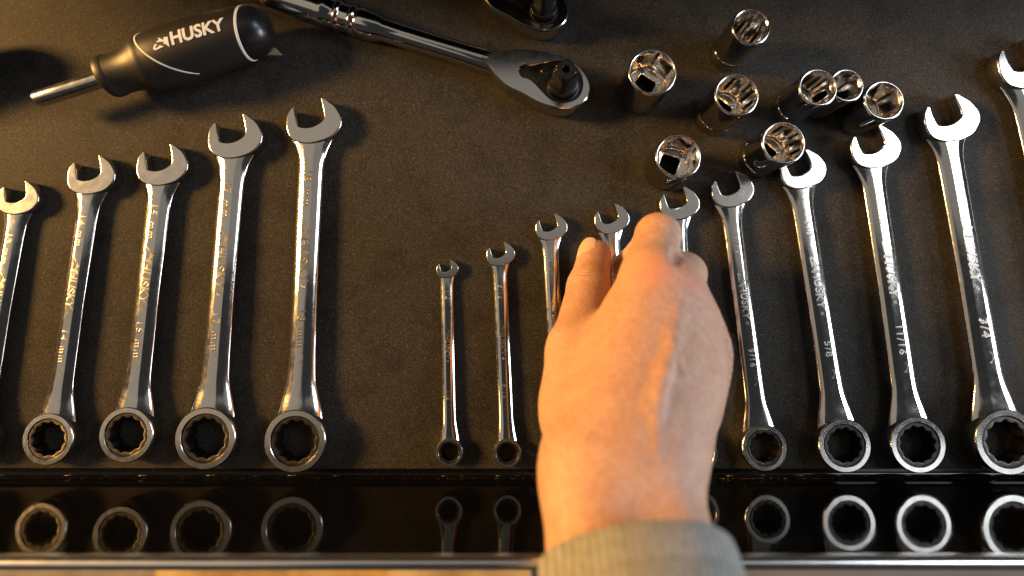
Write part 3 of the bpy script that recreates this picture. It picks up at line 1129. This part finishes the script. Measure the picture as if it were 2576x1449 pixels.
finger(MI, J(1654, 592, 58), J(1618, 640, 30), J(1572, 668, 13), (13.0, 10.9, 9.4, 7.8))
finger(MMd, J(1718, 690, 64), J(1672, 720, 30), J(1622, 737, 12), (12.2, 10.6, 9.2, 7.6))
finger(MR, J(1722, 768, 54), J(1690, 785, 22), J(1650, 800, 11), (11.0, 9.6, 8.6, 7.4))
finger(MP, J(1748, 846, 42), J(1725, 852, 20), J(1690, 855, 10), (10.0, 8.6, 7.8, 6.8))
# knuckle bumps
for q, r_ in ((J(1640, 680, 80), 8.5), (J(1706, 728, 80), 8.2), (J(1744, 816, 77), 7.3), (J(1776, 890, 70), 7.0)):
    cap(q, q + np.array((0, .1, 0)), r_, r_, 8)


def skin_top(X, Y, z0=130.0):
    return X, Y


allp = np.array([p_ for pr in prims for p_ in (pr[0], pr[1])])
lo = allp.min(0) - 30
hi = allp.max(0) + 30
VX = 1.0
dims = np.ceil((hi - lo) / VX).astype(int) + 1
gx, gy, gz = [lo[i] + VX * np.arange(dims[i]) for i in range(3)]
F0 = np.full(tuple(dims), 60.0, np.float32)


def seg_dist(pts, a, b, ra, rb):
    ab = b - a
    t = np.clip(((pts - a) @ ab) / (ab @ ab + 1e-9), 0, 1)
    d = np.linalg.norm(pts - (a + t[..., None] * ab), axis=-1)
    return d - (ra + (rb - ra) * t)


def blend(a, b, ra, rb, k, sub=False):
    rm = max(ra, rb) + k + 4
    l_ = np.minimum(a, b) - rm
    h_ = np.maximum(a, b) + rm
    i0 = np.maximum(((l_ - lo) / VX).astype(int), 0)
    i1 = np.minimum(((h_ - lo) / VX).astype(int) + 2, dims)
    sl = tuple(slice(i0[i], i1[i]) for i in range(3))
    X, Y, Z = np.meshgrid(gx[sl[0]], gy[sl[1]], gz[sl[2]], indexing='ij')
    d = seg_dist(np.stack((X, Y, Z), -1), a, b, ra, rb).astype(np.float32)
    cur = F0[sl]
    if sub:
        h = np.clip(0.5 - 0.5 * (cur + d) / k, 0, 1)
        F0[sl] = cur * (1 - h) - d * h + k * h * (1 - h)
    else:
        h = np.clip(0.5 + 0.5 * (d - cur) / k, 0, 1)
        F0[sl] = d * h + cur * (1 - h) - k * h * (1 - h) if False else (d * (1 - h) + cur * h - k * h * (1 - h))


for a_, b_, ra_, rb_, k_ in prims:
    blend(a_, b_, ra_, rb_, k_)


def blur(F, sg):
    n = int(3 * sg)
    k = np.exp(-0.5 * (np.arange(-n, n + 1) / sg) ** 2); k /= k.sum()
    for ax in range(3):
        out = np.zeros_like(F)
        Fp = np.pad(F, [(n, n) if a == ax else (0, 0) for a in range(3)], mode='edge')
        for i, kv in enumerate(k):
            sl = [slice(None)] * 3
            sl[ax] = slice(i, i + F.shape[ax])
            out += kv * Fp[tuple(sl)]
        F = out
    return F


# skin over the back of the hand is stretched smooth; the fingers keep their form
F1 = blur(F0, 4.5 / VX)
wz = np.clip((gz - 66) / 26.0, 0, 1)
wz = wz * wz * (3 - 2 * wz)
F0 = (F0 * (1 - wz) + (F1 + 0.9) * wz).astype(np.float32)


def surf_z(X, Y):
    """height of the skin seen at a photo pixel (marching from the camera)"""
    for z in np.arange(165, 5, -0.6):
        q = P(X, Y, z)
        i = np.round((q - lo) / VX).astype(int)
        if (i < 0).any() or (i >= dims).any(): continue
        if F0[tuple(i)] < 0: return z
    return None


def ridge(path, r, sink, k=3.0, sub=False):
    pts = []
    for X, Y in path:
        z = surf_z(X, Y)
        if z is None: continue
        pts.append(P(X, Y, z) - np.array((0, 0, sink)))
    for a, b in zip(pts[:-1], pts[1:]):
        blend(a, b, r, r, k, sub)


# tendons and veins on the back of the hand
ridge([(1704, 790), (1688, 850), (1664, 940), (1640, 1040)], 3.0, 2.9, 4)
ridge([(1692, 868), (1704, 905), (1718, 945)], 1.8, 1.35, 2.4)
ridge([(1692, 872), (1674, 935), (1658, 1000), (1650, 1070), (1652, 1140)], 1.8, 1.42, 2.6)
ridge([(1702, 634), (1700, 652)], 1.8, -1.1, 5, True)


def surface_nets(F, lo, vx):
    Sg = F < 0
    nx, ny, nz = F.shape
    c = [(0, 0, 0), (1, 0, 0), (0, 1, 0), (1, 1, 0), (0, 0, 1), (1, 0, 1), (0, 1, 1), (1, 1, 1)]
    cnt = sum(Sg[a:nx - 1 + a, b:ny - 1 + b, d:nz - 1 + d].astype(np.int8) for a, b, d in c)
    act = (cnt > 0) & (cnt < 8)
    idx = np.argwhere(act)
    ids = np.full(act.shape, -1, np.int64)
    ids[act] = np.arange(len(idx))
    acc = np.zeros((len(idx), 3)); num = np.zeros(len(idx))
    val = {q: F[idx[:, 0] + q[0], idx[:, 1] + q[1], idx[:, 2] + q[2]] for q in c}
    for q1 in c:
        for ax in range(3):
            if q1[ax] == 1: continue
            q2 = list(q1); q2[ax] = 1; q2 = tuple(q2)
            v1, v2 = val[q1], val[q2]
            mk = (v1 < 0) != (v2 < 0)
            t = np.where(mk, v1 / np.where(mk, v1 - v2, 1), 0)
            pt = np.tile(np.array(q1, float), (len(idx), 1))
            pt[:, ax] += t
            acc += pt * mk[:, None]
            num += mk
    V = (idx + acc / num[:, None]) * vx + lo
    Fc = []
    for ax in range(3):
        u, w_ = (ax + 1) % 3, (ax + 2) % 3
        s1 = [slice(None)] * 3; s2 = [slice(None)] * 3
        s1[ax] = slice(0, -1); s2[ax] = slice(1, None)
        A, B = Sg[tuple(s1)], Sg[tuple(s2)]
        e = np.argwhere(A != B)
        e = e[(e[:, u] > 0) & (e[:, w_] > 0) & (e[:, u] < F.shape[u] - 1) & (e[:, w_] < F.shape[w_] - 1)]
        def cell(du, dw):
            q = e.copy(); q[:, u] += du; q[:, w_] += dw
            return ids[q[:, 0], q[:, 1], q[:, 2]]
        quad = np.stack((cell(-1, -1), cell(0, -1), cell(0, 0), cell(-1, 0)), 1)
        flip = ~A[e[:, 0], e[:, 1], e[:, 2]]
        quad[flip] = quad[flip][:, ::-1]
        Fc.append(quad)
    return V, np.concatenate(Fc)


HV, HF = surface_nets(F0.astype(np.float64), lo, VX)
hb = W0
person = mesh_obj('person', HV - hb, HF, SKIN, None, True, 180)
person.location = [float(c) * MM for c in hb]
tag(person, 'bare right hand in a grey-green sleeve reaching down for a small wrench', 'person')


def local(v): return np.array(v) - hb


# thumb nail: a curved plate on the thumb tip
axn = (TT - TI) / np.linalg.norm(TT - TI)
nup = np.array((-0.80, 0.10, 0.58)); nup -= axn * (nup @ axn); nup /= np.linalg.norm(nup)
sd = np.cross(axn, nup)
mb = MB()
LT = float(np.linalg.norm(TT - TI))
lps = []
nl, nw_ = 12, 13
for i in range(nl):
    u = i / (nl - 1)
    s = LT - 7.5 + 14.5 * u
    wid = math.radians(50) * (1 - 0.55 * abs(2 * u - 1) ** 4)
    lp = []
    for j in range(nw_):
        q = 2 * j / (nw_ - 1) - 1
        ph = q * wid
        r_ = 9.95 if s < LT else math.sqrt(max(9.95 ** 2 - (max(0, s - LT) * .62) ** 2, 4))
        r_ += 0.15 - 0.35 * abs(q) ** 4 - (0.5 if u < .02 else 0)
        c = TI + axn * s
        lp.append(tuple(local(c + (nup * math.cos(ph) + sd * math.sin(ph)) * r_)))
    lps.append(lp)
mb.loops(lps, False)
mb.build('thumb_nail', NAIL, person, 60)

# sleeve: loose knitted tube with a turned edge
mb = MB()
lps = []
seq = [(37, 0.90, .3), (31, 0.96, 0), (28.2, 0.985, 0), (27.3, 1.005, 0), (27.1, 1.02, 0), (27.5, 1.034, 0), (30, 1.045, .1), (36, 1.045, .4), (36.6, 1.03, .4), (37.4, 1.03, .4), (38, 1.045, .5), (42, 1.03, .9), (48, 1.045, 1.5), (60, 1.06, 1.8), (75, 1.09, 1.8), (95, 1.12, 1.6), (120, 1.14, 1.8), (150, 1.17, 1.8), (185, 1.2, 1.6), (225, 1.24, 1.4)]
rs = random.Random(5)
phs = [rs.uniform(0, 6.28) for _ in range(6)]
for s, q, wv_ in seq:
    lp = []
    for i in range(96):
        t = 2 * math.pi * i / 96
        r1, r2 = 32.2 * q, 33.6 * q
        wob_ = 1 + 0.012 * wv_ * math.sin(3 * t + phs[0] + s * .09) + 0.010 * wv_ * math.sin(5 * t + phs[1] - s * .14) + .004 * math.sin(9 * t + phs[2])
        c = W0 + fdir * (s + 0.8 * math.sin(2 * t + phs[3])) - side * 2.2
        lp.append(tuple(local(c + side * math.cos(t) * r1 * wob_ + upv * math.sin(t) * r2 * wob_)))
    lps.append(lp)
mb.loops(lps)
mb.build('sleeve', CLOTH, person, 80)

# fine dark hairs along the outer edge of the hand and wrist
nrm_pts = []
rng = np.random.RandomState(11)
V, F = [], []
cx = HV
sel = np.where((HV[:, 0] > float(J(1770, 900, 60)[0])) & (HV[:, 2] > 55) & (HV[:, 1] < float(J(1800, 770, 60)[1])) & (HV[:, 1] > float(J(1800, 1010, 75)[1])))[0]
cen = J(1700, 900, 66)
for i in rng.choice(sel, min(170, len(sel)), replace=False):
    p0_ = HV[i]
    nv = p0_ - cen; nv[1] *= .3; nv /= np.linalg.norm(nv)
    d = nv * .55 + np.array((rng.normal(0, .15), -0.75 + rng.normal(0, .2), rng.normal(0.1, .15)))
    d /= np.linalg.norm(d)
    ln = rng.uniform(3, 6.5)
    sdv = np.cross(d, nv); sdv /= np.linalg.norm(sdv) + 1e-9
    b0 = len(V)
    w_ = 0.085
    m_ = p0_ + d * ln * .5 + nv * .5
    for c_, ww_ in ((p0_ - nv * .3, w_), (m_, w_ * .8)):
        V += [local(c_ + sdv * ww_), local(c_ - sdv * ww_ * .6 + nv * ww_), local(c_ - sdv * ww_ * .6 - nv * ww_)]
    V.append(local(p0_ + d * ln - nv * .3))
    for j in range(3):
        k2 = (j + 1) % 3
        F.append((b0 + j, b0 + k2, b0 + 3 + k2, b0 + 3 + j))
        F.append((b0 + 3 + j, b0 + 3 + k2, b0 + 6))
sel = np.where((HV[:, 1] < float(J(1571, 1060, 110)[1])) & (HV[:, 2] > 100))[0]
for i in rng.choice(sel, min(420, len(sel)), replace=False):
    p0_ = HV[i]
    nv = p0_ - (W0 + fdir * max(-30, float((p0_ - W0) @ fdir))); nv /= np.linalg.norm(nv) + 1e-9
    d = nv * .35 + np.array((rng.normal(0.25, .3), 0.65 + rng.normal(0, .25), -.3))
    d /= np.linalg.norm(d)
    ln = rng.uniform(4, 9)
    sdv = np.cross(d, nv); sdv /= np.linalg.norm(sdv) + 1e-9
    b0 = len(V)
    w_ = 0.05
    m_ = p0_ + d * ln * .5 + nv * .6
    for c_, ww_ in ((p0_ - nv * .3, w_), (m_, w_ * .8)):
        V += [local(c_ + sdv * ww_), local(c_ - sdv * ww_ * .6 + nv * ww_), local(c_ - sdv * ww_ * .6 - nv * ww_)]
    V.append(local(p0_ + d * ln))
    for j in range(3):
        k2 = (j + 1) % 3
        F.append((b0 + j, b0 + k2, b0 + 3 + k2, b0 + 3 + j))
        F.append((b0 + 3 + j, b0 + 3 + k2, b0 + 6))
tag(mesh_obj('hand_hair', V, F, HAIR, person, True, 60), kind='stuff')

# ------------------------------------------------------------------ dust on the drawer bend and wall
rng = np.random.RandomState(4)
V, F = [], []


def speck(p_, r_):
    b0 = len(V)
    for d in ((1, 0, -.4), (-.6, .8, -.4), (-.5, -.9, -.4), (0.1, 0, .9)):
        V.append(p_ + np.array(d) * r_ * rng.uniform(.6, 1.3))
    F.extend([(b0, b0 + 1, b0 + 3), (b0 + 1, b0 + 2, b0 + 3), (b0 + 2, b0, b0 + 3), (b0, b0 + 2, b0 + 1)])


for i in range(900):
    x = rng.uniform(-330, 330)
    if rng.rand() < .6:
        speck(np.array((x, yb + .35 + abs(rng.normal(0, .25)), 2.2 - 1.2 + rng.uniform(0, .6))), rng.uniform(.06, .17))
    elif rng.rand() < .5:
        speck(np.array((x, rng.uniform(yb + 1, yl), -2.1)), rng.uniform(.06, .16))
    else:
        speck(np.array((x, yb + .05, abs(rng.normal(0, 16)) + 1)), rng.uniform(.05, .13))
DUST = plastic('dust', (0.42, 0.36, 0.27), .7)
o = mesh_obj('dust', V, F, DUST, None, True, 10)
tag(o, kind='stuff')
